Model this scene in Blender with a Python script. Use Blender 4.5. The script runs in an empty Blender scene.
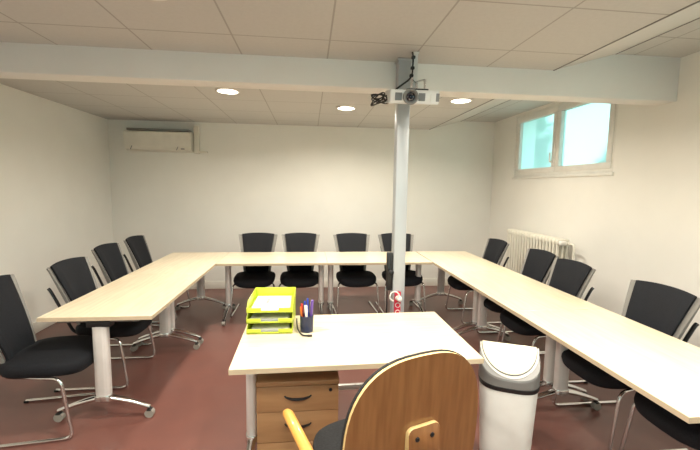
import bpy, bmesh, math, random
from mathutils import Vector, Matrix
random.seed(7)
PI = math.pi
S = bpy.context.scene
COL = S.collection

# ------------------------------------------------------------------ camera
F_PX, YAW, PITCH, ROLL, EYE = 376.34, 0.1085, -0.0995, 0.0146, 1.58
fwd = Vector((math.sin(YAW) * math.cos(PITCH), math.cos(YAW) * math.cos(PITCH), math.sin(PITCH)))
rgt = Vector((math.cos(YAW), -math.sin(YAW), 0))
upv = rgt.cross(fwd)
r2 = rgt * math.cos(ROLL) + upv * math.sin(ROLL)
u2 = -rgt * math.sin(ROLL) + upv * math.cos(ROLL)
cam = bpy.data.cameras.new('camera')
cam.sensor_width = 36
cam.lens = F_PX * 36 / 700
cam.clip_start = 0.02
co = bpy.data.objects.new('camera', cam)
COL.objects.link(co)
m = Matrix((r2, u2, -fwd)).transposed().to_4x4()
m.translation = (0, 0, EYE)
co.matrix_world = m
S.camera = co

# ------------------------------------------------------------------ world, exposure
S.view_settings.view_transform = 'Standard'
S.view_settings.look = 'None'
S.view_settings.gamma = 1
S.view_settings.use_curve_mapping = False
S.view_settings.exposure = 0.42
SKY_STRENGTH = 2.3
LAMP_W = 23
w = bpy.data.worlds.new('sky')
S.world = w
w.use_nodes = True
bg = w.node_tree.nodes['Background']
bg.inputs[0].default_value = (0.80, 0.95, 0.99, 1)
bg.inputs[1].default_value = SKY_STRENGTH
# daylight portals in the two window openings (guide the sky light, emit nothing)
for (yc, wy) in ((4.32, 1.72), (1.10, 1.9)):
    l = bpy.data.lights.new('daylight_portal', 'AREA')
    l.shape = 'RECTANGLE'
    l.size, l.size_y = wy, 0.80
    l.cycles.is_portal = True
    o = bpy.data.objects.new('daylight_portal', l)
    o.location = (3.12, yc, 2.2)
    o.rotation_euler = (PI / 2, 0, PI / 2)
    COL.objects.link(o)
l = bpy.data.lights.new('daylight_portal', 'AREA')
l.shape = 'RECTANGLE'
l.size, l.size_y = 3.2, 1.3
l.cycles.is_portal = True
o = bpy.data.objects.new('daylight_portal', l)
o.location = (0.6, -1.95, 1.55)
o.rotation_euler = (PI / 2, 0, 0)
COL.objects.link(o)
LAMPS = [(-0.79, 3.87), (0.42, 4.45), (1.56, 3.87),
         (-0.75, 1.95), (1.60, 1.60), (0.42, 1.2), (-1.4, 0.3), (1.2, 0.2), (0.1, -0.7)]  # the last four are out of view, added to light the room
LOW, HIGH = 2.4986, 2.646
for (x, y) in LAMPS:
    l = bpy.data.lights.new('downlight_lamp', 'AREA')
    l.shape = 'DISK'
    l.size = 0.18
    l.energy = LAMP_W
    l.spread = math.radians(158)
    l.color = (1.0, 0.925, 0.79)
    o = bpy.data.objects.new('downlight_lamp', l)
    o.location = (x, y, LOW - 0.012)
    COL.objects.link(o)

# ------------------------------------------------------------------ materials
def mat(name, col, rough=0.5, metal=0.0, spec=0.5, var=None, scale=8.0, stretch=(1, 1, 1), bump=0.0, detail=4.0, trans=0.0, coat=0.0):
    mt = bpy.data.materials.new(name)
    mt.use_nodes = True
    nt = mt.node_tree
    b = nt.nodes['Principled BSDF']
    b.inputs['Base Color'].default_value = (*col, 1)
    b.inputs['Roughness'].default_value = rough
    b.inputs['Metallic'].default_value = metal
    b.inputs['Specular IOR Level'].default_value = spec
    b.inputs['Coat Weight'].default_value = coat
    if trans:
        b.inputs['Transmission Weight'].default_value = trans
    tc = nt.nodes.new('ShaderNodeTexCoord')
    mp = nt.nodes.new('ShaderNodeMapping')
    mp.inputs['Scale'].default_value = stretch
    nz = nt.nodes.new('ShaderNodeTexNoise')
    nz.inputs['Scale'].default_value = scale
    nz.inputs['Detail'].default_value = detail
    nt.links.new(tc.outputs['Object'], mp.inputs['Vector'])
    nt.links.new(mp.outputs['Vector'], nz.inputs['Vector'])
    if var is None:
        var = tuple(c * 0.93 for c in col)
    mx = nt.nodes.new('ShaderNodeMix')
    mx.data_type = 'RGBA'
    mx.inputs[6].default_value = (*var, 1)
    mx.inputs[7].default_value = (*col, 1)
    rp = nt.nodes.new('ShaderNodeMapRange')
    rp.inputs[1].default_value = 0.35
    rp.inputs[2].default_value = 0.65
    nt.links.new(nz.outputs[0], rp.inputs[0])
    nt.links.new(rp.outputs[0], mx.inputs[0])
    nt.links.new(mx.outputs[2], b.inputs['Base Color'])
    if bump:
        bp = nt.nodes.new('ShaderNodeBump')
        bp.inputs['Strength'].default_value = bump
        bp.inputs['Distance'].default_value = 0.002
        nt.links.new(nz.outputs[0], bp.inputs['Height'])
        nt.links.new(bp.outputs[0], b.inputs['Normal'])
    return mt

M = {}
M['wall'] = mat('wall_paint', (0.80, 0.78, 0.73), 0.75, var=(0.78, 0.76, 0.71), scale=3, bump=0.04)
M['beam'] = mat('beam_paint', (0.77, 0.76, 0.73), 0.7, scale=3, var=(0.75, 0.74, 0.71))
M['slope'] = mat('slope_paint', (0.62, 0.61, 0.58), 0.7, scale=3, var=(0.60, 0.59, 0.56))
M['floor'] = mat('red_brown_lino', (0.172, 0.073, 0.059), 0.30, var=(0.157, 0.069, 0.057), scale=5, spec=0.45)
M['base'] = mat('skirting_paint', (0.80, 0.77, 0.70), 0.45)
M['maple'] = mat('maple_laminate', (0.78, 0.675, 0.50), 0.28, var=(0.68, 0.57, 0.41), scale=6, stretch=(0.7, 9, 9), spec=0.5)
M['edge'] = mat('maple_edge_band', (0.58, 0.47, 0.33), 0.45, scale=10)
M['fabric'] = mat('black_fabric', (0.013, 0.014, 0.018), 0.85, var=(0.008, 0.009, 0.012), scale=160, bump=0.25, spec=0.25)
M['greyplastic'] = mat('grey_plastic', (0.20, 0.192, 0.18), 0.5)
M['darkmetal'] = mat('dark_metal', (0.02, 0.02, 0.022), 0.4, metal=0.3)
M['chrome'] = mat('chrome', (0.72, 0.72, 0.72), 0.16, metal=1.0, var=(0.68, 0.68, 0.68))
M['alu'] = mat('aluminium_paint', (0.76, 0.74, 0.72), 0.35, metal=0.25)
M['rubber'] = mat('grey_rubber', (0.30, 0.28, 0.25), 0.6)
M['black'] = mat('black_plastic', (0.012, 0.012, 0.013), 0.45)
M['white'] = mat('white_plastic', (0.82, 0.80, 0.75), 0.35)
M['ac'] = mat('cream_plastic', (0.74, 0.70, 0.62), 0.4)
M['pvc'] = mat('window_pvc', (0.78, 0.76, 0.71), 0.35)
M['radiator'] = mat('radiator_enamel', (0.78, 0.74, 0.64), 0.35)
M['post'] = mat('grey_post_paint', (0.46, 0.48, 0.50), 0.38, metal=0.15, var=(0.42, 0.44, 0.46), scale=4, stretch=(1, 1, 0.3))
M['projector'] = mat('projector_shell', (0.72, 0.72, 0.70), 0.35)
M['grille'] = mat('projector_grille', (0.22, 0.22, 0.22), 0.5)
M['lens'] = mat('lens_glass', (0.02, 0.02, 0.03), 0.05, coat=1.0)
M['red'] = mat('red_plastic', (0.55, 0.02, 0.05), 0.4)
M['lime'] = mat('lime_plastic', (0.54, 0.64, 0.05), 0.35, var=(0.51, 0.61, 0.05))
M['paper'] = mat('paper', (0.70, 0.70, 0.68), 0.7, var=(0.66, 0.66, 0.64), scale=20)
M['print'] = mat('grey_print', (0.22, 0.23, 0.25), 0.7, var=(0.40, 0.40, 0.40), scale=60)
M['navy'] = mat('navy_plastic', (0.012, 0.02, 0.06), 0.3)
M['blue'] = mat('blue_plastic', (0.02, 0.05, 0.35), 0.3)
M['purple'] = mat('purple_plastic', (0.12, 0.06, 0.30), 0.3)
M['redpen'] = mat('red_pen', (0.5, 0.03, 0.02), 0.3)
M['orange'] = mat('orange_pen', (0.6, 0.15, 0.02), 0.3)
M['beech'] = mat('beech_laminate', (0.42, 0.235, 0.11), 0.42, var=(0.36, 0.195, 0.09), scale=5, stretch=(0.8, 6, 6))
M['ply'] = mat('stained_plywood', (0.245, 0.108, 0.038), 0.28, var=(0.185, 0.075, 0.025), scale=7, stretch=(7, 7, 0.45), coat=0.3, detail=6)
M['plyedge'] = mat('pale_ply_edge', (0.80, 0.58, 0.27), 0.4, scale=30)
M['arm'] = mat('varnished_beech_arm', (0.72, 0.36, 0.08), 0.28, var=(0.62, 0.28, 0.055), scale=9, stretch=(6, 0.7, 6), coat=0.4)
M['speckle'] = mat('speckled_black_fabric', (0.010, 0.011, 0.012), 0.85, var=(0.018, 0.018, 0.02), scale=110, bump=0.4, detail=1.0)
M['bingrey'] = mat('bin_grey_plastic', (0.17, 0.165, 0.16), 0.42)
M['bingrim'] = mat('bin_rim_plastic', (0.42, 0.40, 0.37), 0.4)
M['bincream'] = mat('bin_cream_plastic', (0.74, 0.70, 0.52), 0.35)
M['binbody'] = mat('bin_body_white', (0.80, 0.79, 0.76), 0.4)
M['leaf'] = mat('hedge_leaf', (0.05, 0.16, 0.07), 0.6, var=(0.10, 0.28, 0.14), scale=6)
M['soil'] = mat('ground_outside', (0.25, 0.27, 0.2), 0.9)

def emit_mat(name, col, s):
    mt = bpy.data.materials.new(name)
    mt.use_nodes = True
    nt = mt.node_tree
    b = nt.nodes['Principled BSDF']
    b.inputs['Emission Color'].default_value = (*col, 1)
    b.inputs['Emission Strength'].default_value = s
    return mt
M['lampglow'] = emit_mat('downlight_diffuser', (1, 0.93, 0.78), 9)

def frosted():
    mt = bpy.data.materials.new('frosted_glass')
    mt.use_nodes = True
    nt = mt.node_tree
    for n in list(nt.nodes):
        nt.nodes.remove(n)
    out = nt.nodes.new('ShaderNodeOutputMaterial')
    tr = nt.nodes.new('ShaderNodeBsdfTranslucent')
    tr.inputs[0].default_value = (0.74, 0.95, 0.93, 1)
    gl = nt.nodes.new('ShaderNodeBsdfRefraction')
    gl.inputs['Color'].default_value = (0.72, 0.93, 0.90, 1)
    gl.inputs['Roughness'].default_value = 0.28
    gl.inputs['IOR'].default_value = 1.05
    mx = nt.nodes.new('ShaderNodeMixShader')
    mx.inputs[0].default_value = 0.70
    gs = nt.nodes.new('ShaderNodeBsdfGlossy')
    gs.inputs['Roughness'].default_value = 0.25
    m2 = nt.nodes.new('ShaderNodeMixShader')
    m2.inputs[0].default_value = 0.03
    nt.links.new(tr.outputs[0], mx.inputs[1])
    nt.links.new(gl.outputs[0], mx.inputs[2])
    nt.links.new(mx.outputs[0], m2.inputs[1])
    nt.links.new(gs.outputs[0], m2.inputs[2])
    nt.links.new(m2.outputs[0], out.inputs[0])
    return mt
M['frost'] = frosted()

def ceiling_mat():
    """mineral-fibre tiles on a 60 cm grid with thin shadow joints"""
    mt = mat('ceiling_tiles', (0.56, 0.555, 0.535), 0.85, var=(0.54, 0.535, 0.515), scale=40, bump=0.05)
    nt = mt.node_tree
    b = nt.nodes['Principled BSDF']
    src = b.inputs['Base Color'].links[0].from_socket
    tc = nt.nodes.new('ShaderNodeTexCoord')
    sp = nt.nodes.new('ShaderNodeSeparateXYZ')
    nt.links.new(tc.outputs['Object'], sp.inputs[0])
    def joint(sock, off):
        a = nt.nodes.new('ShaderNodeMath'); a.operation = 'SUBTRACT'; a.inputs[1].default_value = off
        nt.links.new(sock, a.inputs[0])
        d = nt.nodes.new('ShaderNodeMath'); d.operation = 'DIVIDE'; d.inputs[1].default_value = 0.6
        nt.links.new(a.outputs[0], d.inputs[0])
        p = nt.nodes.new('ShaderNodeMath'); p.operation = 'PINGPONG'; p.inputs[1].default_value = 0.5
        nt.links.new(d.outputs[0], p.inputs[0])
        c = nt.nodes.new('ShaderNodeMath'); c.operation = 'LESS_THAN'; c.inputs[1].default_value = 0.009
        nt.links.new(p.outputs[0], c.inputs[0])
        return c.outputs[0]
    jx, jy = joint(sp.outputs[0], 0.125), joint(sp.outputs[1], 2.47)
    mxm = nt.nodes.new('ShaderNodeMath'); mxm.operation = 'MAXIMUM'
    nt.links.new(jx, mxm.inputs[0]); nt.links.new(jy, mxm.inputs[1])
    mx = nt.nodes.new('ShaderNodeMix'); mx.data_type = 'RGBA'
    mx.inputs[7].default_value = (0.37, 0.36, 0.34, 1)
    nt.links.new(mxm.outputs[0], mx.inputs[0])
    nt.links.new(src, mx.inputs[6])
    nt.links.new(mx.outputs[2], b.inputs['Base Color'])
    return mt
M['ceiling'] = ceiling_mat()

# ------------------------------------------------------------------ mesh helpers
class MB:
    def __init__(s):
        s.bm = bmesh.new()
        s.mi = 0
    def _mark(s, faces):
        for f in faces:
            f.material_index = s.mi
            f.smooth = True
    def box(s, c, size, bevel=0.0, rot=None, seg=2):
        n0 = set(s.bm.faces)
        mt = Matrix.Translation(c)
        if rot is not None:
            mt = mt @ rot
        mt = mt @ Matrix.Diagonal((*size, 1))
        r = bmesh.ops.create_cube(s.bm, size=1, matrix=mt)
        if bevel:
            ed = list({e for v in r['verts'] for e in v.link_edges})
            bmesh.ops.bevel(s.bm, geom=ed, offset=bevel, segments=seg, affect='EDGES', profile=0.5)
        s._mark([f for f in s.bm.faces if f not in n0])
        return s
    def loft(s, rings, cap0=True, cap1=True, closed=True):
        vs = [[s.bm.verts.new(p) for p in r] for r in rings]
        fs = []
        n = len(vs[0])
        for a, b in zip(vs[:-1], vs[1:]):
            for i in range(n if closed else n - 1):
                j = (i + 1) % n
                fs.append(s.bm.faces.new((a[i], a[j], b[j], b[i])))
        if cap0:
            fs.append(s.bm.faces.new(list(reversed(vs[0]))))
        if cap1:
            fs.append(s.bm.faces.new(vs[-1]))
        s._mark(fs)
        return s
    def tube(s, pts, r, seg=10, closed=False, sx=1.0):
        pts = [Vector(p) for p in pts]
        n = len(pts)
        rr = r if isinstance(r, (list, tuple)) else [r] * n
        rings = []
        t0 = (pts[1] - pts[0]).normalized()
        nrm = t0.orthogonal().normalized()
        if abs(t0.z) < 0.9:
            nrm = t0.cross(Vector((0, 0, 1))).normalized()
        for i, p in enumerate(pts):
            if closed:
                t = (pts[(i + 1) % n] - pts[i - 1]).normalized()
            else:
                t = (pts[min(i + 1, n - 1)] - pts[max(i - 1, 0)]).normalized()
            nrm = (nrm - t * nrm.dot(t)).normalized()
            b = t.cross(nrm)
            rings.append([p + (nrm * math.cos(2 * PI * k / seg) * sx + b * math.sin(2 * PI * k / seg)) * rr[i] for k in range(seg)])
        if closed:
            rings.append(rings[0])
            vs = [[s.bm.verts.new(q) for q in r_] for r_ in rings[:-1]]
            fs = []
            for i in range(n):
                a, b2 = vs[i], vs[(i + 1) % n]
                for k in range(seg):
                    j = (k + 1) % seg
                    fs.append(s.bm.faces.new((a[k], a[j], b2[j], b2[k])))
            s._mark(fs)
        else:
            s.loft(rings)
        return s
    def cyl(s, p0, p1, r0, r1=None, seg=20):
        return s.tube([p0, p1], [r0, r0 if r1 is None else r1], seg)
    def lathe(s, prof, c=(0, 0, 0), axis='Z', seg=24):
        """prof: (radius, height) pairs from one end to the other"""
        c = Vector(c)
        rings = []
        for r, h in prof:
            ring = []
            for k in range(seg):
                a = 2 * PI * k / seg
                x, y = r * math.cos(a), r * math.sin(a)
                if axis == 'Z': q = Vector((x, y, h))
                elif axis == 'Y': q = Vector((x, -h, y)) * 1.0
                else: q = Vector((h, x, y))
                ring.append(c + q)
            rings.append(ring)
        return s.loft(rings)
    def grid(s, fn, nu, nv):
        """closed slab from fn(u, v, side) with u, v in 0..1 and side 0 or 1"""
        A = [[[s.bm.verts.new(fn(i / nu, j / nv, k)) for i in range(nu + 1)] for j in range(nv + 1)] for k in (0, 1)]
        fs = []
        for k in (0, 1):
            for j in range(nv):
                for i in range(nu):
                    q = (A[k][j][i], A[k][j][i + 1], A[k][j + 1][i + 1], A[k][j + 1][i])
                    fs.append(s.bm.faces.new(q if k else q[::-1]))
        edge = [(0, i) for i in range(nu)] + [(j, nu) for j in range(nv)] + [(nv, i) for i in range(nu, 0, -1)] + [(j, 0) for j in range(nv, 0, -1)]
        for a in range(len(edge)):
            j0, i0 = edge[a]
            j1, i1 = edge[(a + 1) % len(edge)]
            fs.append(s.bm.faces.new((A[0][j0][i0], A[0][j1][i1], A[1][j1][i1], A[1][j0][i0])))
        s._mark(fs)
        return s
    def prism(s, outline, z0, z1, bevel=0.0):
        n0 = set(s.bm.faces)
        a = [s.bm.verts.new((x, y, z0)) for x, y in outline]
        b = [s.bm.verts.new((x, y, z1)) for x, y in outline]
        n = len(a)
        fs = [s.bm.faces.new(a[::-1]), s.bm.faces.new(b)]
        for i in range(n):
            j = (i + 1) % n
            fs.append(s.bm.faces.new((a[i], a[j], b[j], b[i])))
        if bevel:
            ed = [e for f in fs[:2] for e in f.edges]
            bmesh.ops.bevel(s.bm, geom=ed, offset=bevel, segments=2, affect='EDGES', profile=0.5)
        s._mark([f for f in s.bm.faces if f not in n0])
        return s
    def poly(s, pts):
        f = s.bm.faces.new([s.bm.verts.new(p) for p in pts])
        s._mark([f])
        return s
    def xf(s, mtx):
        bmesh.ops.transform(s.bm, matrix=mtx, verts=s.bm.verts)
        return s
    def build(s, name, mats, parent=None, loc=None, rotz=0.0, flat=False):
        bmesh.ops.recalc_face_normals(s.bm, faces=s.bm.faces)
        for e in s.bm.edges:
            if len(e.link_faces) == 2:
                try:
                    if e.calc_face_angle() > math.radians(38):
                        e.smooth = False
                except ValueError:
                    pass
        me = bpy.data.meshes.new(name)
        s.bm.to_mesh(me)
        s.bm.free()
        for q in (mats if isinstance(mats, (list, tuple)) else [mats]):
            me.materials.append(q)
        o = bpy.data.objects.new(name, me)
        COL.objects.link(o)
        if parent is not None:
            o.parent = parent
        if loc is not None:
            o.location = loc
        o.rotation_euler.z = rotz
        return o

def bend(pts, r=0.05, n=5):
    """polyline with rounded corners"""
    P = [Vector(p) for p in pts]
    out = [P[0]]
    for a, b, c in zip(P[:-2], P[1:-1], P[2:]):
        d0, d1 = (a - b), (c - b)
        k0 = min(r, d0.length * 0.48)
        k1 = min(r, d1.length * 0.48)
        p0, p1 = b + d0.normalized() * k0, b + d1.normalized() * k1
        for i in range(n + 1):
            t = i / n
            out.append(p0 * (1 - t) ** 2 + b * 2 * t * (1 - t) + p1 * t * t)
    out.append(P[-1])
    return out

def sup(a, b, n=2.5, seg=36, cx=0.0, cy=0.0):
    out = []
    for k in range(seg):
        t = 2 * PI * k / seg
        c, s_ = math.cos(t), math.sin(t)
        out.append((cx + a * math.copysign(abs(c) ** (2 / n), c), cy + b * math.copysign(abs(s_) ** (2 / n), s_)))
    return out

def rrect(wd, ht, r, seg=5):
    out = []
    for (sx, sy, a0) in ((1, 1, 0), (-1, 1, PI / 2), (-1, -1, PI), (1, -1, 1.5 * PI)):
        for i in range(seg + 1):
            a = a0 + PI / 2 * i / seg
            out.append((sx * (wd / 2 - r) + r * math.cos(a), sy * (ht / 2 - r) + r * math.sin(a)))
    return out

def thing(name, label, cat, loc=(0, 0, 0), rotz=0.0, group=None):
    o = bpy.data.objects.new(name, None)
    o.empty_display_size = 0.1
    COL.objects.link(o)
    o.location = loc
    o.rotation_euler = (0, 0, rotz)
    return tag(o, label, cat, group)

def tag(o, label, cat, group=None):
    o['label'] = label
    o['category'] = cat
    if group:
        o['group'] = group
    return o

def struct(o):
    o['kind'] = 'structure'
    return o

KIDS = {}
def dup(root, loc, rotz, label):
    """a copy of a thing with copies of its parts and their sub-parts"""
    def rec(o, parent):
        c = o.copy()
        COL.objects.link(c)
        c.parent = parent
        for ch in [q for q in COL.objects if q.parent == o]:
            rec(ch, c)
        return c
    r = rec(root, None)
    r.location = loc
    r.rotation_euler = (0, 0, rotz)
    r['label'] = label
    return r

# ------------------------------------------------------------------ the room
XL, XR, YB, YF = -2.874, 2.937, 5.850, -1.8
S1, S2 = 1.8646, 2.3721
BY0, BY1, BZ = 2.815, 2.985, 2.307
TOP = 2.95
struct(MB().box(((XL + XR) / 2, (YB + YF) / 2, -0.06), (XR - XL + 0.8, YB - YF + 0.6, 0.12)).build('floor', M['floor']))
struct(MB().box(((XL + XR) / 2, YB + 0.1, TOP / 2), (XR - XL + 0.7, 0.2, TOP)).build('wall_back', M['wall']))
struct(MB().box((XL - 0.1, (YB + YF) / 2, TOP / 2), (0.2, YB - YF, TOP)).build('wall_left', M['wall']))
b = MB()
FX0, FX1, FZ0, FZ1 = -1.0, 2.2, 0.9, 2.2
for x0, x1, z0, z1 in ((XL - 0.3, FX0, 0, TOP), (FX1, XR + 0.3, 0, TOP), (FX0, FX1, 0, FZ0), (FX0, FX1, FZ1, TOP)):
    b.box(((x0 + x1) / 2, YF - 0.1, (z0 + z1) / 2), (x1 - x0, 0.2, z1 - z0))
struct(b.build('wall_front', M['wall']))
b = MB()
for x0, x1, z0, z1 in ((FX0, FX1, FZ0, FZ0 + 0.06), (FX0, FX1, FZ1 - 0.06, FZ1), (FX0, FX0 + 0.06, FZ0 + 0.06, FZ1 - 0.06), (FX1 - 0.06, FX1, FZ0 + 0.06, FZ1 - 0.06), (0.57, 0.63, FZ0 + 0.06, FZ1 - 0.06)):
    b.box(((x0 + x1) / 2, YF - 0.06, (z0 + z1) / 2), (x1 - x0, 0.07, z1 - z0), 0.004)
WF = struct(b.build('window_3', M['pvc']))  # unseen window added behind the camera to let in more daylight
for x0, x1 in ((FX0 + 0.05, 0.58), (0.62, FX1 - 0.05)):
    MB().box(((x0 + x1) / 2, YF - 0.06, (FZ0 + FZ1) / 2), (x1 - x0, 0.006, FZ1 - FZ0 - 0.10)).build('pane', M['frost'], WF)
W1, W2 = (3.40, 5.205), (0.15, 2.05)
WZ0, WZ1 = 1.765, 2.615
b = MB()
def rw(y0, y1, z0, z1):
    b.box((XR + 0.15, (y0 + y1) / 2, (z0 + z1) / 2), (0.3, y1 - y0, z1 - z0))
rw(YF, YB, 0, WZ0); rw(YF, YB, WZ1, TOP)
rw(YF, W2[0], WZ0, WZ1); rw(W2[1], W1[0], WZ0, WZ1); rw(W1[1], YB, WZ0, WZ1)
struct(b.build('wall_right', M['wall']))
# ceiling: low tiled field, sloped plaster strip, raised tiled field by the right wall
b = MB()
def cslab(x0, z0, x1, z1, y0, y1, th=0.08):
    b.loft([[(x0, y, z0), (x1, y, z1), (x1, y, z1 + th), (x0, y, z0 + th)] for y in (y0, y1)])
b.mi = 0
cslab(XL, LOW, S1, LOW, YF, YB)
cslab(S2, HIGH, XR, HIGH, YF, YB)
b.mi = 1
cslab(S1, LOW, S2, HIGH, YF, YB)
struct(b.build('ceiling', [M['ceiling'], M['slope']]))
struct(MB().box(((XL + XR) / 2, (BY0 + BY1) / 2, (BZ + 2.72) / 2), (XR - XL, BY1 - BY0, 2.72 - BZ), 0.004).build('trim_1', M['beam']))
# thin metal beads along both edges of the sloped ceiling strip
for nm, xx, zz in (('trim_2', S1, LOW), ('trim_3', S2, HIGH)):
    for k_, (ya, yb) in enumerate(((YF, BY0), (BY1, YB))):
        struct(MB().box((xx, (ya + yb) / 2, zz - 0.001), (0.010, yb - ya, 0.006)).build(nm, M['greyplastic']))
struct(MB().box(((XL + XR) / 2, YB - 0.008, 0.06), (XR - XL, 0.016, 0.12), 0.004).build('baseboard_back', M['base']))
struct(MB().box((XL + 0.008, (YB + YF) / 2, 0.06), (0.016, YB - YF, 0.12), 0.004).build('baseboard_left', M['base']))
struct(MB().box((XR - 0.008, (YB + YF) / 2, 0.06), (0.016, YB - YF, 0.12), 0.004).build('baseboard_right', M['base']))

def window(name, y0, y1):
    z0, z1 = WZ0, WZ1
    b = MB()
    t = 0.05
    xc, d = XR + 0.055, 0.09
    yc, zc = (y0 + y1) / 2, (z0 + z1) / 2
    b.box((xc, yc, z0 + t / 2), (d, y1 - y0, t), 0.004)
    b.box((xc, yc, z1 - t / 2), (d, y1 - y0, t), 0.004)
    b.box((xc, y0 + t / 2, zc), (d, t, z1 - z0 - 2 * t), 0.004)
    b.box((xc, y1 - t / 2, zc), (d, t, z1 - z0 - 2 * t), 0.004)
    fr = struct(b.build(name, M['pvc']))
    st = 0.065
    for i, (a, c) in enumerate(((y0 + t - 0.01, yc - 0.004), (yc + 0.004, y1 - t + 0.01))):
        b = MB()
        za, zb_ = z0 + t - 0.012, z1 - t + 0.012
        x2, d2 = XR + 0.035, 0.07
        b.box((x2, (a + c) / 2, za + st / 2), (d2, c - a, st), 0.006)
        b.box((x2, (a + c) / 2, zb_ - st / 2), (d2, c - a, st), 0.006)
        b.box((x2, a + st / 2, (za + zb_) / 2), (d2, st, zb_ - za - 2 * st), 0.006)
        b.box((x2, c - st / 2, (za + zb_) / 2), (d2, st, zb_ - za - 2 * st), 0.006)
        sash = b.build('sash', M['pvc'], fr)
        MB().box((XR + 0.045, (a + c) / 2, (za + zb_) / 2), (0.006, c - a - 2 * st + 0.02, zb_ - za - 2 * st + 0.02)).build('pane', M['frost'], sash)
        if i == 1:
            h = MB().box((XR - 0.004, a + 0.034, z0 + 0.16), (0.012, 0.026, 0.07), 0.004)
            h.tube(bend([(XR - 0.01, a + 0.034, z0 + 0.16), (XR - 0.04, a + 0.034, z0 + 0.16), (XR - 0.04, a + 0.034, z0 + 0.27)], 0.015), 0.009, 8)
            h.build('handle', M['white'], sash)
    MB().box((XR - 0.006, yc, z0 - 0.016), (0.022, y1 - y0 + 0.03, 0.03), 0.004).build('sill', M['pvc'], fr)
    return fr
window('window_1', *W1)
window('window_2', *W2)  # extra window out of view, put in to bring daylight to the near end

# outdoors, seen blurred through the frosted panes: raised ground and shrubs
struct(MB().box((6.3, 2.5, 1.3), (6.0, 16, 0.5)).build('ground', M['soil']))
def shrub(name, c, r, label):
    bm_ = MB()
    for i in range(900):
        th, ph = random.uniform(0, 2 * PI), math.acos(random.uniform(-1, 1))
        q = r * random.uniform(0.55, 1.0)
        p = Vector((q * math.sin(ph) * math.cos(th), q * math.sin(ph) * math.sin(th), q * math.cos(ph) * 1.15 + r * 1.1))
        d = Vector((random.gauss(0, 1), random.gauss(0, 1), random.gauss(0, 1))).normalized()
        e = d.orthogonal().normalized()
        L, Wd = r * 0.28, r * 0.12
        bm_.poly([p, p + d * L * 0.5 + e * Wd, p + d * L, p + d * L * 0.5 - e * Wd])
    bm_.mi = 1
    bm_.tube([(0, 0, 0), (0.03, 0, r * 0.6), (0, 0.02, r * 1.3)], [r * .08, r * .06, r * .03], 8)
    o = bm_.build(name, [M['leaf'], M['edge']], None, c)
    return tag(o, label, 'shrub')
shrub('garden_shrub', (4.7, 8.45, 1.5), 0.9, 'dark green shrub outside, blurred behind the left frosted window pane')
shrub('garden_shrub', (6.0, 6.6, 1.5), 0.5, 'low green shrub outside, blurred behind the right frosted window pane')

# ------------------------------------------------------------------ lights in the ceiling
DL = ['recessed round downlight left of the steel post, nearest the left wall', 'recessed round downlight just left of the steel post, closest to the back wall',
      'recessed round downlight right of the projector, beyond the beam', 'recessed round downlight before the beam, top left edge of the photo',
      'recessed round downlight before the beam, at the top right edge of the photo'] + ['recessed round downlight in the front ceiling, above the viewer'] * 4
proto = None
for (x, y), lb in zip(LAMPS, DL):
    if proto is None:
        proto = thing('ceiling_downlight', lb, 'ceiling light', (x, y, LOW), 0, 'recessed downlights in the tiled ceiling')
        MB().lathe([(0.094, -0.002), (0.094, -0.012), (0.106, -0.014), (0.116, -0.006), (0.116, 0.0), (0.094, 0.0)], seg=28).build('ring', M['white'], proto)
        MB().lathe([(0.093, -0.008), (0.093, -0.003)], seg=28).build('diffuser', M['lampglow'], proto)
    else:
        dup(proto, (x, y, LOW), 0, lb)

# ------------------------------------------------------------------ tables
def caster(mb, x, y):
    mb.mi = 0
    mb.cyl((x - 0.017, y, 0.029), (x + 0.017, y, 0.029), 0.029, seg=18)
    mb.mi = 1
    mb.cyl((x, y, 0.052), (x, y, 0.07), 0.009, seg=10)
    mb.box((x, y, 0.055), (0.040, 0.030, 0.012), 0.004)

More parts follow.
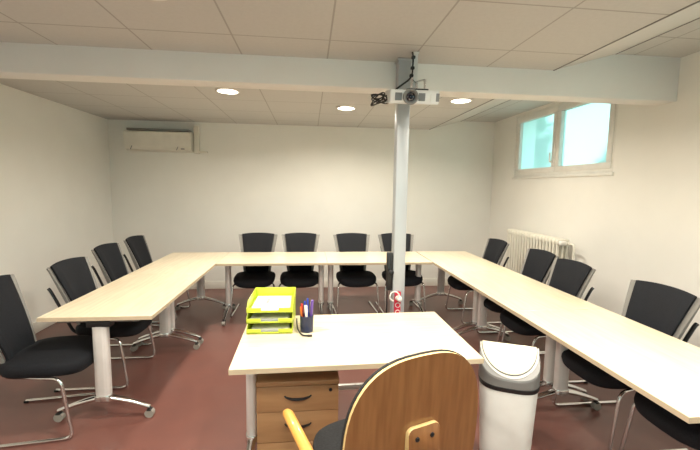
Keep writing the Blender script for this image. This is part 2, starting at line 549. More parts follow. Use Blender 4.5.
def make_table(name, label, L, Wd, loc, rotz, group, rail=False, H=0.73):
    t = thing(name, label, 'table', loc, rotz, group)
    th = 0.027
    MB().box((0, 0, H - th / 2), (L - 0.003, Wd - 0.003, th), 0.002, seg=1).build('tabletop', M['maple'], t)
    e = MB()
    k = 0.0016
    for sx, sy, wx, wy in ((0, 1, L, k), (0, -1, L, k), (1, 0, k, Wd), (-1, 0, k, Wd)):
        e.box((sx * (L / 2 - k / 2), sy * (Wd / 2 - k / 2), H - th / 2 - 0.0012), (wx, wy, th - 0.0024))
    e.build('edge_band', M['edge'], t)
    MB().box((0, 0, H - th - 0.022), (L - 0.16, 0.05, 0.04), 0.004).build('crossbar', M['darkmetal'], t)
    for s in (-1, 1):
        x = s * (L / 2 - 0.058)
        b = MB()
        b.box((x, 0, H - th - 0.011), (0.05, Wd * 0.72, 0.022), 0.004)
        b.mi = 1
        b.box((x, 0, H - th - 0.035), (0.062, 0.15, 0.04), 0.006)
        b.build('bracket', [M['greyplastic'], M['black']], t)
        # fluted oval column
        c = MB()
        def ring(z, q=1.0):
            out = []
            for k_ in range(48):
                a = 2 * PI * k_ / 48
                fl = 1 - 0.05 * (1 if k_ % 8 == 4 else 0)
                cx, cy = math.cos(a), math.sin(a)
                out.append((x + 0.032 * q * fl * math.copysign(abs(cx) ** 0.75, cx), 0.048 * q * fl * math.copysign(abs(cy) ** 0.75, cy), z))
            return out
        c.loft([ring(0.172, 0.96), ring(0.180), ring(H - th - 0.060), ring(H - th - 0.052, 0.96)])
        c.build('column', M['alu'], t)
        h = MB()
        h.loft([[(x + a_, b_, z) for a_, b_ in sup(0.038 * q, 0.054 * q, 3, 28)] for z, q in ((0.132, 0.75), (0.140, 1.0), (0.168, 1.0), (0.175, 0.94))])
        h.build('base_hub', M['chrome'], t)
        for sy in (-1, 1):
            f = MB()
            pts, rad = [], []
            for i in range(9):
                u = i / 8
                pts.append((x, sy * (0.035 + 0.255 * u), 0.152 - 0.080 * u + 0.006 * math.sin(PI * u)))
                rad.append(0.020 - 0.008 * u)
            f.tube(pts, rad, 12, sx=1.25)
            fo = f.build('foot', M['chrome'], t)
            cm = MB()
            caster(cm, x, sy * 0.287)
            cm.build('caster', [M['rubber'], M['black']], fo)
    if rail:
        r_ = MB()
        x = L / 2 - 0.058
        r_.box((0, 0.262, 0.27), (2 * x + 0.03, 0.025, 0.035), 0.004)
        for s in (-1, 1):
            r_.box((s * x, 0.155, 0.27), (0.025, 0.20, 0.03), 0.004)
        r_.build('rear_rail', M['alu'], t)
    return t

TG = 'maple meeting tables set in a horseshoe'
LX = -1.3655
tb = make_table('meeting_table', 'maple meeting table on the left side, the nearer one with its free end', 1.2, 0.695, (LX, 2.506 + 0.6, 0), PI / 2, TG)
dup(tb, (LX, 3.708 + 0.6, 0), PI / 2, 'maple meeting table on the left side, the far one in the back left corner')
BYc = 4.180 + 0.3645
BW = 1.222
tb2 = make_table('meeting_table', 'maple meeting table across the back, left of the seam and behind the lime letter trays', BW, 0.729, (-1.0165 + BW / 2, BYc, 0), 0, TG)
dup(tb2, (0.207 + BW / 2, BYc, 0), 0, 'maple meeting table across the back, right of the seam and behind the steel post')
RX, RW, RL = 1.79, 0.70, 1.238
tb3 = make_table('meeting_table', 'maple meeting table on the right side, farthest of three, in the back corner', RL, RW, (RX, 4.922 - RL / 2, 0), PI / 2, TG)
dup(tb3, (RX, 4.922 - RL * 1.5 - 0.002, 0), PI / 2, 'maple meeting table on the right side, middle of three, behind the white bin')
dup(tb3, (RX, 4.922 - RL * 2.5 - 0.004, 0), PI / 2, 'maple meeting table on the right side, nearest of three, running out of the photo')
DESK = make_table('teacher_desk', 'maple desk in the foreground carrying the lime letter trays and pen cup', 1.252, 0.724, (0.249, 2.093, 0), math.radians(1.0), None, rail=True)

# ------------------------------------------------------------------ visitor chairs (front = +Y)
def make_chair(label, loc, rotz, group):
    t = thing('visitor_chair', label, 'chair', loc, rotz, group)
    # seat cushion
    rings = []
    for z, q in ((0.382, 0.60), (0.384, 0.78), (0.391, 0.90), (0.408, 0.975), (0.435, 1.0), (0.460, 0.99), (0.476, 0.95), (0.485, 0.85), (0.490, 0.5)):
        ring = []
        for x, y in sup(0.245 * q, 0.245 * q, 3.3, 40):
            yy = y + 0.025
            ring.append((x, yy, z - 0.022 * max(0, y / 0.245) ** 2 + 0.012 * abs(x / 0.245) ** 2))
        rings.append(ring)
    MB().loft(rings).build('seat', M['fabric'], t)
    Z0, Z1 = 0.462, 0.955
    def by(v):
        return -0.190 - 0.160 * v ** 1.25
    def half(v):
        return 0.133 + 0.074 * v
    def outer(v):
        return 0.160 + 0.092 * v
    def pad(u, v, k):
        uu = 2 * u - 1
        hv = half(v)
        z = Z0 + (Z1 - Z0) * v + 0.012 * (1 - uu * uu) * v
        edge = min(1.0, (1 - abs(uu)) * 6, (1 - v) * 9, v * 9)
        y = by(v) + 0.030 * uu * uu
        if k == 1:
            y += 0.012 + 0.016 * edge
        else:
            y -= 0.004
        return (uu * hv, y, z)
    back = MB().grid(pad, 12, 14).build('backrest', M['fabric'], t)
    for s in (-1, 1):
        def wing(u, v, k):
            a, b_ = half(v) - 0.012, outer(v)
            x = a + (b_ - a) * u
            uu = x / half(v)
            y = by(v) + 0.030 * uu * uu - 0.004 - (0.040 if k == 0 else 0.0) * (1 - 0.4 * u) * (0.5 + 0.5 * math.sin(PI * min(1, 0.15 + v * 0.9)))
            return (s * x, y, Z0 - 0.02 + (Z1 - Z0 + 0.012) * v)
        MB().grid(wing, 3, 12).build('side_frame', M['greyplastic'], back)
    # dark uprights carrying the back
    for s in (-1, 1):
        pts = bend([(s * 0.13, -0.06, 0.395), (s * 0.145, -0.215, 0.402), (s * 0.165, -0.285, 0.60), (s * 0.196, -0.338, 0.77), (s * 0.198, -0.352, 0.785)], 0.07, 6)
        MB().tube(pts, 0.0105, 10, sx=1.3).build('back_upright', M['darkmetal'], t)
    # cantilever legs: floor runner, front leg, seat rail
    for s in (-1, 1):
        pts = bend([(s * 0.262, -0.30, 0.012), (s * 0.262, 0.222, 0.012), (s * 0.246, 0.165, 0.392), (s * 0.195, 0.02, 0.384), (s * 0.14, -0.17, 0.384)], 0.055, 6)
        lg = MB().tube(pts, 0.0105, 10).build('leg', M['chrome'], t)
        MB().box((s * 0.262, -0.295, 0.008), (0.028, 0.03, 0.016), 0.003).build('rubber_foot', M['black'], lg)
    b_ = MB().tube([(-0.20, 0.03, 0.384), (0.20, 0.03, 0.384)], 0.010, 10)
    b_.tube([(-0.15, -0.15, 0.384), (0.15, -0.15, 0.384)], 0.010, 10)
    b_.build('seat_crossbar', M['darkmetal'], t)
    return t
CG = 'black visitor chairs around the meeting tables'
CH = [
    # back row
    (-0.665, 4.70, PI, 'black chair at the back table, farthest left, straight above the lime trays'),
    (-0.112, 4.70, PI, 'black chair at the back table, second from the left, just left of the seam'),
    (0.590, 4.68, PI + math.radians(4), 'black chair at the back table, just right of the seam, turned slightly'),
    (1.190, 4.69, PI + math.radians(2), 'black chair at the back table, half hidden by the steel post'),
    # left row
    (-1.70, 2.59, -PI / 2 + math.radians(7), 'big black chair cut off by the left photo edge, angled at the table end'),
    (-1.61, 3.21, -PI / 2, 'black chair on the left row, next beyond the one at the photo edge'),
    (-1.74, 4.03, -PI / 2, 'black chair on the left row, second from the back left corner'),
    (-1.74, 4.66, -PI / 2, 'black chair on the left row, last one before the back left corner'),
    # right row
    (2.00, 4.37, PI / 2, 'black chair on the right row, farthest, at the left end of the radiator'),
    (2.05, 3.56, PI / 2, 'black chair on the right row, second from the back, before the radiator middle'),
    (1.98, 3.005, PI / 2, 'black chair on the right row, third from the back, below the radiator valve'),
    (2.00, 2.18, PI / 2, 'black chair on the right row, its whole back seen against bare wall at right edge'),
    (2.03, 1.615, PI / 2, 'black chair in the lower right corner, only its seat showing under the table'),
]
ch0 = make_chair(CH[0][3], (CH[0][0], CH[0][1], 0), CH[0][2], CG)
for x, y, a, lb in CH[1:]:
    dup(ch0, (x, y, 0), a, lb)

# ------------------------------------------------------------------ steel post with its fittings
PX, PY, PW = 0.672, 2.757, 0.090
b = MB()
b.box((PX, PY, 1.25), (PW, PW, 2.494), 0.006)
b.box((PX, PY, 0.006), (0.16, 0.10, 0.012), 0.002)
post = tag(b.build('support_post', M['post']), 'grey painted steel post standing from floor to ceiling before the beam', 'post')
b = MB().box((PX, PY, 2.488), (PW + 0.02, PW + 0.016, 0.012), 0.002)
b.build('cap_plate', M['post'], post)

# projector hanging on a bracket in front of the post
PJ = Vector((0.668, 2.52, 2.139))
pj = thing('projector', 'white projector with a round lens fixed high on the steel post', 'projector', PJ, math.radians(-2))
pj.rotation_euler.x = 0.20
b = MB()
b.loft([[(x, y, z) for x, y in rrect(0.320 * q, 0.225 * q, 0.015)] for z, q in ((0.0, 0.97), (0.006, 1.0), (0.076, 1.0), (0.084, 0.97))])
b.box((0.105, -0.112, 0.038), (0.006, 0.01, 0.05), 0.002)
b.build('case', M['projector'], pj)
l = MB().lathe([(0.030, -0.02), (0.046, 0.0), (0.050, 0.024), (0.047, 0.032), (0.038, 0.032), (0.030, 0.018)], (-0.03, -0.105, 0.042), 'Y', 28).build('lens_barrel', M['greyplastic'], pj)
MB().lathe([(0.0, 0.004), (0.015, 0.020), (0.028, 0.012), (0.028, 0.008)][::-1], (-0.03, -0.115, 0.042), 'Y', 24).build('lens', M['lens'], l)
for x in (-0.105, 0.045):
    g = MB().box((x, -0.1125, 0.042), (0.044, 0.006, 0.048), 0.002)
    for i in range(5):
        g.box((x, -0.117, 0.024 + 0.009 * i), (0.040, 0.004, 0.0035))
    g.build('vent_grille', M['grille'], pj)
MB().box((0.148, -0.1125, 0.042), (0.022, 0.004, 0.05), 0.002).build('side_vent', M['grille'], pj)
# mount: plate on top of the case, arms, drop tube to the ceiling
mt_ = thing('projector_mount', 'white ceiling drop tube with dark clamp plate holding the projector', 'projector mount', (0.715, 2.60, LOW))
MB().box((0, 0, -0.117), (0.030, 0.030, 0.226), 0.003).build('drop_tube', M['projector'], mt_)
MB().box((-0.02, -0.10, -0.2715), (0.13, 0.15, 0.010), 0.002, rot=Matrix.Rotation(0.20, 4, 'X')).build('clamp_plate', M['darkmetal'], mt_)
a_ = MB()
for x, y in ((-0.06, -0.14), (0.03, -0.14), (0.0, -0.05)):
    a_.cyl((x, y, -0.268 + (y + 0.10) * 0.2), (x, y, -0.215), 0.008, seg=10)
    a_.tube([(x, y, -0.216), (0, 0, -0.195)], 0.006, 8)
a_.build('support_arms', M['chrome'], mt_)
MB().box((0, 0, -0.005), (0.044, 0.044, 0.008), 0.002).build('ceiling_plate', M['projector'], mt_)
# the black lead with ties, down from the ceiling
pts = [(0.690, 2.585, LOW - 0.004), (0.692, 2.57, 2.44), (0.688, 2.565, 2.40), (0.686, 2.56, 2.35), (0.672, 2.56, 2.31), (0.610, 2.585, 2.27), (0.575, 2.60, 2.242)]
b = MB().tube(bend(pts, 0.04), 0.006, 8)
ld = tag(b.build('projector_lead', M['black']), 'black lead with cable ties running from ceiling down to the projector', 'cable')
for z, x in ((2.455, 0.691), (2.385, 0.687), (2.335, 0.681)):
    MB().box((x, 2.566, z), (0.026, 0.026, 0.020), 0.006).build('cable_tie', M['black'], ld)
# coiled bundle of leads at the left flank of the projector
b = MB()
random.seed(3)
for i in range(6):
    ph = i * 0.9
    cx_, cz_, tl = 0.462 + random.uniform(-0.014, 0.014), 2.163 + random.uniform(-0.022, 0.020), random.uniform(-0.3, 0.9)
    loop = []
    for k in range(20):
        a = 2 * PI * k / 20
        rx, rz = 0.050 + 0.016 * math.sin(ph * 2), 0.020 + 0.010 * math.cos(ph)
        ex, ez = rx * math.cos(a), rz * math.sin(a) * (1 + 0.3 * math.cos(a))
        loop.append((cx_ + ex * math.cos(tl) - ez * math.sin(tl), 2.535 + 0.018 * math.sin(a + ph) + 0.008 * (i - 3), cz_ + ex * math.sin(tl) + ez * math.cos(tl)))
    b.tube(loop, 0.0042, 7, closed=True)
b.tube(bend([(0.50, 2.56, 2.17), (0.52, 2.64, 2.20), (0.56, 2.66, 2.19)], 0.02), 0.006, 7)
tag(b.build('cable_coil', M['black']), 'tangled black coil of leads hanging at left flank of the projector', 'cable')
# black strip box clipped to the left flank of the post, lead below
hx = PX - PW / 2 - 0.024
b = MB().box((hx, PY - 0.01, 0.955), (0.040, 0.05, 0.285), 0.005)
bx_ = tag(b.build('switch_box', M['black']), 'tall black switch box on the left flank of the steel post', 'switch box')
MB().lathe([(0.012, 0), (0.012, 0.014), (0.02, 0.018), (0.02, 0.03), (0.012, 0.036)], (hx + 0.004, PY - 0.034, 0.955), 'Y', 16).build('knob', M['darkmetal'], bx_)
MB().tube(bend([(hx - 0.012, PY - 0.01, 0.815), (hx - 0.014, PY - 0.01, 0.5), (hx - 0.006, PY - 0.02, 0.02), (hx - 0.10, PY - 0.03, 0.006)], 0.05), 0.005, 8).build('lead', M['black'], bx_)
# red power strip with round sockets, white plug
sy_ = PY - PW / 2 - 0.014
ps = thing('power_strip', 'red power strip with white round sockets fixed upright on the steel post', 'power strip', (PX - 0.012, sy_, 0.63))
MB().box((0, 0, 0), (0.046, 0.026, 0.36), 0.005).build('body', M['red'], ps)
for i, z in enumerate((0.135, 0.080, 0.025, -0.03, -0.085, -0.14)):
    s_ = MB().lathe([(0.020, 0.0), (0.020, 0.004), (0.016, 0.005), (0.015, 0.001)], (0, -0.012, z), 'Y', 20).build('socket', M['white'], ps)
    MB().lathe([(0.0135, 0.0), (0.0135, 0.003)], (0, -0.0125, z), 'Y', 16).build('socket_recess', M['red'], s_)
pl = thing('power_plug', 'white plug with looped white flex in the top of the red power strip', 'plug', (PX - 0.012, sy_ - 0.017, 0.765))
MB().lathe([(0.020, 0.0), (0.021, 0.01), (0.018, 0.03), (0.010, 0.036)], (0.006, 0, 0.0), 'Y', 18).build('plug_body', M['white'], pl)
lp = [(0.002 + -0.036 + 0.036 * math.cos(a), -0.03, 0.022 + 0.036 * math.sin(a)) for a in [(-0.5 + 0.5 * k) for k in range(11)]]
MB().tube(lp, 0.0052, 8).build('flex', M['white'], pl)

# ------------------------------------------------------------------ air conditioner
ac = thing('air_conditioner', 'cream wall air conditioner high on the back wall near left corner', 'air conditioner', (-2.135, YB, 2.055))
b = MB()
prof = [(0.0, 0.0), (-0.12, 0.0), (-0.175, 0.02), (-0.195, 0.07), (-0.20, 0.26), (-0.185, 0.275), (-0.06, 0.285), (0.0, 0.285)]
b.loft([[(x, y * 0.94, z) for y, z in prof] for x in (-0.445, 0.445)])
b.build('case', M['ac'], ac)
b = MB()
b.loft([[(x, y, z) for y, z in ((-0.186, 0.075), (-0.192, 0.075), (-0.197, 0.255), (-0.190, 0.262))] for x in (-0.45, 0.45)])
b.build('front_panel', M['ac'], ac)
MB().box((0, -0.148, 0.010), (0.66, 0.065, 0.008), 0.003, rot=Matrix.Rotation(-0.35, 4, 'X')).build('louvre', M['ac'], ac)
for x in (-0.355, 0.265):
    MB().box((x, -0.186, 0.040), (0.010, 0.006, 0.055), 0.002, rot=Matrix.Rotation(0.4, 4, 'Y')).build('louvre_hinge', M['grille'], ac)
MB().box((0.34, -0.186, 0.035), (0.05, 0.006, 0.016), 0.002).build('receiver_window', M['grille'], ac)
MB().box((0, -0.09, 0.30), (0.84, 0.14, 0.03), 0.004).build('intake_grille', M['greyplastic'], ac)
d = MB().box((-1.640, YB - 0.035, 2.24), (0.07, 0.07, 0.40), 0.006)
d.box((-1.585, YB - 0.03, 2.065), (0.18, 0.05, 0.03), 0.006)
tag(d.build('pipe_duct', M['ac']), 'cream pipe duct on the back wall right beside the air conditioner', 'pipe duct')

# ------------------------------------------------------------------ column radiator
NS, SP = 18, 0.0615
RY0 = 3.87
rd = thing('column_radiator', 'cream cast iron column radiator on the right wall under the window', 'radiator', (XR - 0.115, RY0, 0), 0)
for i in range(NS):
    y = 0.03 + SP * i
    b = MB()
    for x in (-0.055, 0.0, 0.055):
        b.tube(bend([(x, y, 0.15), (x, y, 0.99)], 0.02), 0.017, 8)
    for z in (0.16, 1.0):
        b.loft([[(px, y + dy, z + pz) for px, pz in rrect(0.145 if abs(dy) < 0.02 else 0.125, 0.075 if abs(dy) < 0.02 else 0.058, 0.028)] for dy in (-0.024, -0.015, 0.015, 0.024)])
    b.build('section', M['radiator'], rd)
b = MB()
for z in (0.16, 1.0):
    b.cyl((0, -0.02, z), (0, NS * SP + 0.01, z), 0.018, seg=14)
b.build('header_pipe', M['radiator'], rd)
for yy in (0.03, NS * SP - 0.04):
    MB().box((0, yy, 0.067), (0.10, 0.03, 0.134), 0.006).build('foot', M['radiator'], rd)
v = MB()
v.cyl((0, -0.02, 1.0), (0, -0.10, 1.0), 0.014, seg=14)
v.tube(bend([(0, -0.10, 1.0), (0, -0.16, 1.0), (0, -0.16, 0.06), (0.05, -0.16, 0.02)], 0.04), 0.011, 10)
vo = v.build('feed_pipe', M['radiator'], rd)
MB().lathe([(0.014, 0.0), (0.024, 0.008), (0.026, 0.055), (0.020, 0.075)], (-0.02, -0.06, 1.005), 'X', 18).xf(Matrix.Translation((-0.08, 0, 0))).build('thermostat_knob', M['white'], vo)

# ------------------------------------------------------------------ drawer unit under the desk
PDX, PDW, PDY, PDD, PDH = -0.055, 0.425, 1.885, 0.42, 0.575
pd = thing('drawer_pedestal', 'beech drawer pedestal on castors under the left of the desk', 'drawer unit', (PDX, PDY, 0))
b = MB()
b.box((0, PDD / 2 + 0.01, 0.30), (PDW - 0.01, PDD - 0.02, 0.49), 0.002)
b.build('body', M['beech'], pd)
MB().box((0, PDD / 2, PDH - 0.0125), (PDW + 0.006, PDD + 0.01, 0.025), 0.003).build('top', M['beech'], pd)
for i, (za, zb_, yo) in enumerate(((0.408, 0.545, 0.0), (0.236, 0.403, 0.006), (0.064, 0.231, 0.006))):
    dr = MB().box((0, 0.009 + yo, (za + zb_) / 2), (PDW, 0.018, zb_ - za), 0.002).build('drawer', M['beech'], pd)
    zc = (za + zb_) / 2 + 0.012
    pts = [(-0.068, 0.0 + yo, zc + 0.004), (-0.06, -0.012 + yo, zc + 0.003), (-0.03, -0.022 + yo, zc - 0.001), (0, -0.024 + yo, zc - 0.002), (0.03, -0.022 + yo, zc - 0.001), (0.06, -0.012 + yo, zc + 0.003), (0.068, 0.0 + yo, zc + 0.004)]
    MB().tube(pts, [0.004, 0.005, 0.007, 0.008, 0.007, 0.005, 0.004], 8).build('handle', M['darkmetal'], dr)
    if i == 0:
        MB().lathe([(0.009, 0.0), (0.009, 0.004), (0.004, 0.005), (0.0035, 0.002)], (0.170, 0.0, 0.520), 'Y', 16).build('lock', M['black'], dr)
for sx in (-1, 1):
    for yy in (0.05, PDD - 0.05):
        b = MB()
        b.cyl((sx * 0.16 - 0.012, yy, 0.022), (sx * 0.16 + 0.012, yy, 0.022), 0.022, seg=16)
        b.box((sx * 0.16, yy, 0.048), (0.04, 0.04, 0.014), 0.003)
        b.build('castor', M['black'], pd)

# ------------------------------------------------------------------ letter trays and desk things
TH = 0.7302
LG = 'lime letter trays stacked on the desk'
def make_tray(label, loc, rotz):
    wd, dp, ht, k = 0.262, 0.335, 0.062, 0.003
    b = MB()
    b.box((0, 0, 0.006), (wd, dp, k))
    for s in (-1, 1):
        # side walls: low at the front lip, high along the flank
        prof = [(-dp / 2, 0.004), (dp / 2, 0.004), (dp / 2, ht), (-dp / 2 + 0.05, ht), (-dp / 2 + 0.012, 0.036), (-dp / 2, 0.032)]
        b.loft([[(s * (wd / 2 + dx), y, z) for y, z in prof] for dx in (-k, 0)])
        b.box((s * wd * 0.345, -dp / 2 + 0.0015, 0.017), (wd * 0.31, k, 0.028), 0.001, seg=1)
        b.box((s * (wd / 2 - 0.012), dp / 2 - 0.03, 0.002), (0.02, 0.03, 0.004))
        b.box((s * (wd / 2 - 0.012), -dp / 2 + 0.05, 0.002), (0.02, 0.03, 0.004))
    b.box((0, -dp / 2 + 0.0015, 0.0085), (wd, k, 0.009))
    b.box((0, dp / 2 - 0.0015, ht / 2 + 0.002), (wd, k, ht - 0.004))
    o = b.build('letter_tray', M['lime'], None, loc, rotz)
    return tag(o, label, 'letter tray', LG)
tx, ty, ta = -0.222, 2.302, math.radians(-1)
tn = ['lowest lime letter tray of the stack, resting on the desk', 'middle lime letter tray of the stack on the desk', 'topmost lime letter tray of the stack, holding a printed sheet']
t0 = make_tray(tn[0], (tx, ty, TH), ta)
dup(t0, (tx, ty, TH + 0.0625), ta, tn[1])
dup(t0, (tx + 0.002, ty, TH + 0.125), ta, tn[2])
pn = ['white papers lying in the lowest lime tray', 'white papers lying in the middle lime tray', 'printed white sheets lying in the topmost lime tray']
for i in range(3):
    z = TH + 0.0625 * i + 0.0077
    b = MB()
    n = (11, 9, 4)[i]
    for k in range(n):
        b.box((random.uniform(-0.006, 0.006), random.uniform(-0.006, 0.004), 0.0006 + 0.0016 * k), (0.21, 0.288, 0.0013), rot=Matrix.Rotation(random.uniform(-0.03, 0.03), 4, 'Z'))
    p = b.build('paper_stack', M['paper'], None, (tx, ty - 0.005, z), ta)
    tag(p, pn[i], 'paper')
    if i == 2:
        zz = 0.0016 * n - 0.0002
        g = MB()
        g.box((-0.03, 0.03, zz + 0.0003), (0.018, 0.10, 0.0004))
        for r in range(9):
            g.box((0.03 + random.uniform(-0.004, 0.004), 0.10 - 0.024 * r, zz + 0.0003), (random.uniform(0.05, 0.09), 0.004, 0.0004))
        g.build('printed_text', M['print'], p)
# pen cup
cup = thing('pen_cup', 'navy blue pen cup on the desk, right of the lime trays', 'pen cup', (-0.012, 2.170, TH))
MB().lathe([(0.034, 0.0), (0.037, 0.002), (0.041, 0.098), (0.038, 0.098), (0.034, 0.006)], seg=28).build('cup', M['navy'], cup)
PENS = [('redpen', -0.018, 0.008, -0.030, 0.010, 0.165, 'red pen leaning left in the navy cup', 'pen'),
        ('orange', -0.022, -0.008, -0.036, -0.004, 0.150, 'orange red felt pen at the left rim of the navy cup', 'felt pen'),
        ('white', 0.002, -0.016, -0.006, -0.028, 0.165, 'thick white marker standing foremost in the navy cup', 'marker'),
        ('blue', 0.010, 0.010, 0.004, 0.016, 0.195, 'dark blue pen standing tall at the back of the navy cup', 'pen'),
        ('purple', 0.020, -0.004, 0.032, -0.006, 0.190, 'purple marker leaning right in the navy cup', 'marker'),
        ('blue', -0.006, 0.016, -0.012, 0.026, 0.175, 'blue pen behind the white marker in the navy cup', 'pen'),
        ('white', 0.016, 0.014, 0.026, 0.024, 0.170, 'slim white pen at the right rear of the navy cup', 'pen')]
for mn, x0, y0, x1, y1, L, lb, cat in PENS:
    k = 0.0085 if cat == 'marker' else 0.0058
    a, e = Vector((x0, y0, 0.012)), Vector((x1, y1, L))
    pn_ = thing('felt_pen' if cat == 'felt pen' else cat, lb, cat, (-0.012, 2.170, TH), 0, 'pens in the navy cup')
    c = a.lerp(e, 0.72)
    MB().tube([a, a.lerp(e, 0.03), c], [k * 0.5, k, k], 12).build('barrel', M[mn], pn_)
    MB().tube([c, a.lerp(e, 0.98), e], [k * 1.12, k * 1.12, k * 0.7], 12).build('cap', M[mn], pn_)
cb = MB().tube(bend([(-0.075, 2.30, TH + 0.030), (-0.072, 2.20, TH + 0.045), (-0.064, 2.14, TH + 0.016), (-0.035, 2.085, TH + 0.0065), (-0.004, 2.083, TH + 0.0065)], 0.04, 6), 0.0045, 8)
cbo = tag(cb.build('charging_cable', M['black']), 'short black cable curling onto the desk between trays and pen cup', 'cable')
MB().box((0.006, 2.083, TH + 0.0062), (0.026, 0.013, 0.009), 0.002).build('plug', M['black'], cbo)

# ------------------------------------------------------------------ wooden armchair in the foreground
WA = 0.347
wc = thing('wooden_armchair', 'stained plywood swivel armchair with its back to the viewer, at the desk', 'armchair', (0.307, 1.421, 0), WA)
WZ, WH = 0.677, 0.336
def shell(off, grow, th):
    def fn(ang, q):
        pass
    b = MB()
    NR, NA = 9, 56
    def pt(x, z, y_off):
        yb = -0.215 - 0.058 * (z - 0.60) + 0.06 * x * x
        return (x, yb + y_off, z)
    A = []
    for k in (0, 1):
        layer = []
        for r in range(1, NR + 1):
            q = r / NR
            ring = []
            for x, z in sup((0.286 + grow) * q, (WH + grow) * q, 2.71, NA, 0, WZ):
                xx = x
                ring.append(b.bm.verts.new(pt(xx, z, off + (th if k else 0))))
            layer.append(ring)
        A.append(layer)
    for k in (0, 1):
        for r in range(NR - 1):
            for i in range(NA):
                j = (i + 1) % NA
                f = b.bm.faces.new((A[k][r][i], A[k][r][j], A[k][r + 1][j], A[k][r + 1][i]))
                f.smooth = True
        b.bm.faces.new(A[k][0]).smooth = True
    for i in range(NA):
        j = (i + 1) % NA
        f = b.bm.faces.new((A[0][-1][i], A[0][-1][j], A[1][-1][j], A[1][-1][i]))
        f.material_index = 1
    return b
bk = shell(0.0, 0.0, 0.012).build('back_shell', [M['ply'], M['plyedge']], wc)
shell(0.0125, 0.003, 0.010).build('back_pad', M['speckle'], wc)
# bracket block with two bolts
b = MB()
b.prism(rrect(0.135, 0.13, 0.022), 0, 0.024, 0.003)
for f in b.bm.faces:
    if abs(f.normal.z) < 0.5:
        f.material_index = 1
mtx = Matrix.Translation((0.016, -0.2195, 0.690)) @ Matrix.Rotation(math.radians(90 - 3), 4, 'X')
brk = b.xf(mtx).build('back_bracket', [M['ply'], M['plyedge']], wc)
for s in (-1, 1):
    b = MB()
    b.lathe([(0.009, 0.0), (0.009, 0.003), (0.004, 0.004), (0.003, 0.001)], (0.016 + s * 0.032, -0.242, 0.716), 'Y', 14)
    b.build('bolt', M['darkmetal'], brk)
MB().tube(bend([(0.016, -0.254, 0.655), (0.010, -0.262, 0.45), (0, -0.05, 0.415)], 0.08, 6), 0.014, 10, sx=1.8).build('back_bar', M['darkmetal'], wc)
b = MB()
rings = []
for z, q in ((0.425, 0.86), (0.432, 0.95), (0.450, 1.0), (0.470, 0.985), (0.482, 0.92), (0.488, 0.7)):
    rings.append([(x, y + 0.065, z) for x, y in sup(0.245 * q, 0.25 * q, 3.2, 40)])
b.loft(rings).build('seat', M['speckle'], wc)
MB().prism([(x, y + 0.065) for x, y in sup(0.235, 0.24, 3.2, 40)], 0.410, 0.4245, 0.002).build('seat_board', M['ply'], wc)
for s in (-1, 1):
    arm_ = MB()
    pts = [(s * 0.354, -0.125, 0.650), (s * 0.354, -0.11, 0.655), (s * 0.354, -0.08, 0.657), (s * 0.353, 0.06, 0.660), (s * 0.352, 0.172, 0.661), (s * 0.352, 0.190, 0.659), (s * 0.352, 0.198, 0.655)]
    arm_.tube(pts, [0.006, 0.014, 0.0155, 0.0155, 0.0155, 0.012, 0.005], 14, sx=1.45)
    ao = arm_.build('armrest', M['arm'], wc)
    MB().tube(bend([(s * 0.345, -0.02, 0.65), (s * 0.347, -0.02, 0.47), (s * 0.245, -0.02, 0.405), (s * 0.10, -0.02, 0.400)], 0.06, 5), 0.012, 10).build('arm_support', M['darkmetal'], ao)
MB().cyl((0, 0, 0.07), (0, 0, 0.41), 0.026, seg=18).build('gas_column', M['black'], wc)
for k in range(5):
    a = 2 * PI * k / 5 + 0.3
    c, s = math.cos(a), math.sin(a)
    lg = MB().tube([(0.02 * c, 0.02 * s, 0.10), (0.16 * c, 0.16 * s, 0.09), (0.28 * c, 0.28 * s, 0.072)], [0.022, 0.018, 0.013], 10).build('base_leg', M['black'], wc)
    q = MB().cyl((0.275 * c - 0.014 * s, 0.275 * s + 0.014 * c, 0.026), (0.275 * c + 0.014 * s, 0.275 * s - 0.014 * c, 0.026), 0.026, seg=16)
    q.cyl((0.275 * c, 0.275 * s, 0.045), (0.275 * c, 0.275 * s, 0.066), 0.008, seg=8)
    q.build('castor', M['black'], lg)

# ------------------------------------------------------------------ white bin with tilting flap
BN = Vector((1.095, 1.88, 0))
bn = thing('waste_bin', 'tall white waste bin with grey lid and cream flap beside the desk', 'waste bin', BN, math.radians(-24))
def bring(z, a, c):
    return [(x, y, z) for x, y in sup(a, c, 3.0, 48)]
b = MB()
b.loft([bring(0.0, 0.118, 0.105), bring(0.012, 0.124, 0.111), bring(0.530, 0.149, 0.132), bring(0.535, 0.149, 0.132)])
b.build('body', M['binbody'], bn)
MB().loft([bring(0.528, 0.151, 0.134), bring(0.532, 0.154, 0.137), bring(0.552, 0.155, 0.138), bring(0.556, 0.152, 0.135)]).build('black_band', M['black'], bn)
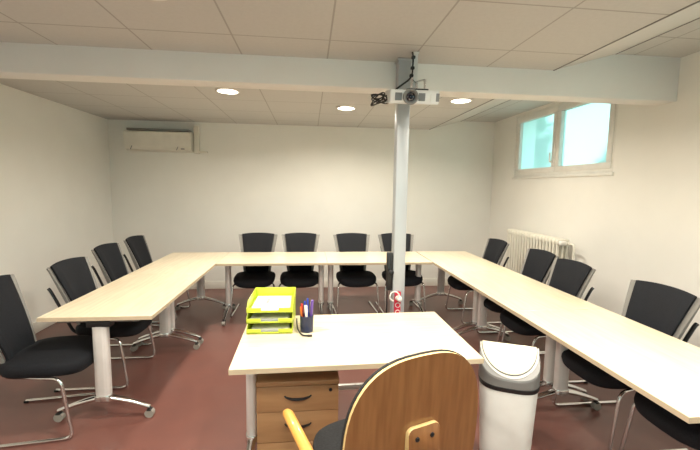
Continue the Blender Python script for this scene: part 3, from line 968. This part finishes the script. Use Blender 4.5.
# lid: oval drum cut by a plane rising from the front lip to a straight ridge, falling behind it
LZ0, LZF, LZB, RIDGE, BC = 0.555, 0.598, 0.718, 0.045, 0.139
def cut(y):
    if y <= RIDGE:
        return LZF + (LZB - LZF) * (y + BC) / (RIDGE + BC)
    return LZB - 0.9 * (y - RIDGE)
NU = 56
def oval(q):
    return sup(0.154 * q, BC * q, 2.8, NU)
b = MB()
lo = [(x, y, LZ0) for x, y in oval(1.0)]
mid = [(x, y, cut(y) - 0.008) for x, y in oval(0.997)]
hi = [(x, y, cut(y)) for x, y in oval(0.975)]
b.loft([lo, mid], cap1=False)
b.loft([mid, hi], cap0=False, cap1=False)
# top skin as strips in y so that the ridge stays straight
NY = 24
ys = sorted([BC * 0.975 * math.sin(-PI / 2 + PI * k / NY) for k in range(1, NY)] + [RIDGE])
def hw(y):
    return 0.154 * 0.975 * max(0.0, 1 - abs(y / (BC * 0.975)) ** 2.8) ** (1 / 2.8)
for ya, yb in zip(ys[:-1], ys[1:]):
    b.poly([(-hw(ya), ya, cut(ya) - 0.001), (hw(ya), ya, cut(ya) - 0.001), (hw(yb), yb, cut(yb) - 0.001), (-hw(yb), yb, cut(yb) - 0.001)])
lid = b.build('lid', [M['bingrey'], M['bingrim']], bn)
def half_disc(a, c):
    out = [(a * math.cos(PI + PI * k / 36), RIDGE - 0.004 + c * math.sin(PI + PI * k / 36)) for k in range(37)]
    return out
SL = math.atan((LZB - LZF) / (RIDGE + BC))
def lay(pts, dz):
    return [(x, y, cut(y) + dz) for x, y in pts]
b = MB()
b.loft([lay(half_disc(0.152, 0.172), 0.0004), lay(half_disc(0.152, 0.172), 0.003)])
b.build('rim', M['bingrim'], lid)
b = MB()
b.loft([lay(half_disc(0.143, 0.160), 0.0034), lay(half_disc(0.143, 0.160), 0.0042)])
b.build('flap_gap', M['black'], lid)
b = MB()
b.loft([lay(half_disc(0.140, 0.154), 0.0034), lay(half_disc(0.140, 0.154), 0.007), lay(half_disc(0.137, 0.150), 0.009)])
fl = b.build('flap', M['bincream'], lid)
for i in range(1):
    b = MB()
    for k in range(6):
        x = -0.030 + 0.0075 * k
        b.box((x, 0.0, cut(0.0) + 0.0092), (0.0046, 0.009 if k in (0, 5) else 0.007, 0.0010), rot=Matrix.Rotation(SL, 4, 'X'))
    b.build('maker_mark', M['bingrim'], fl)
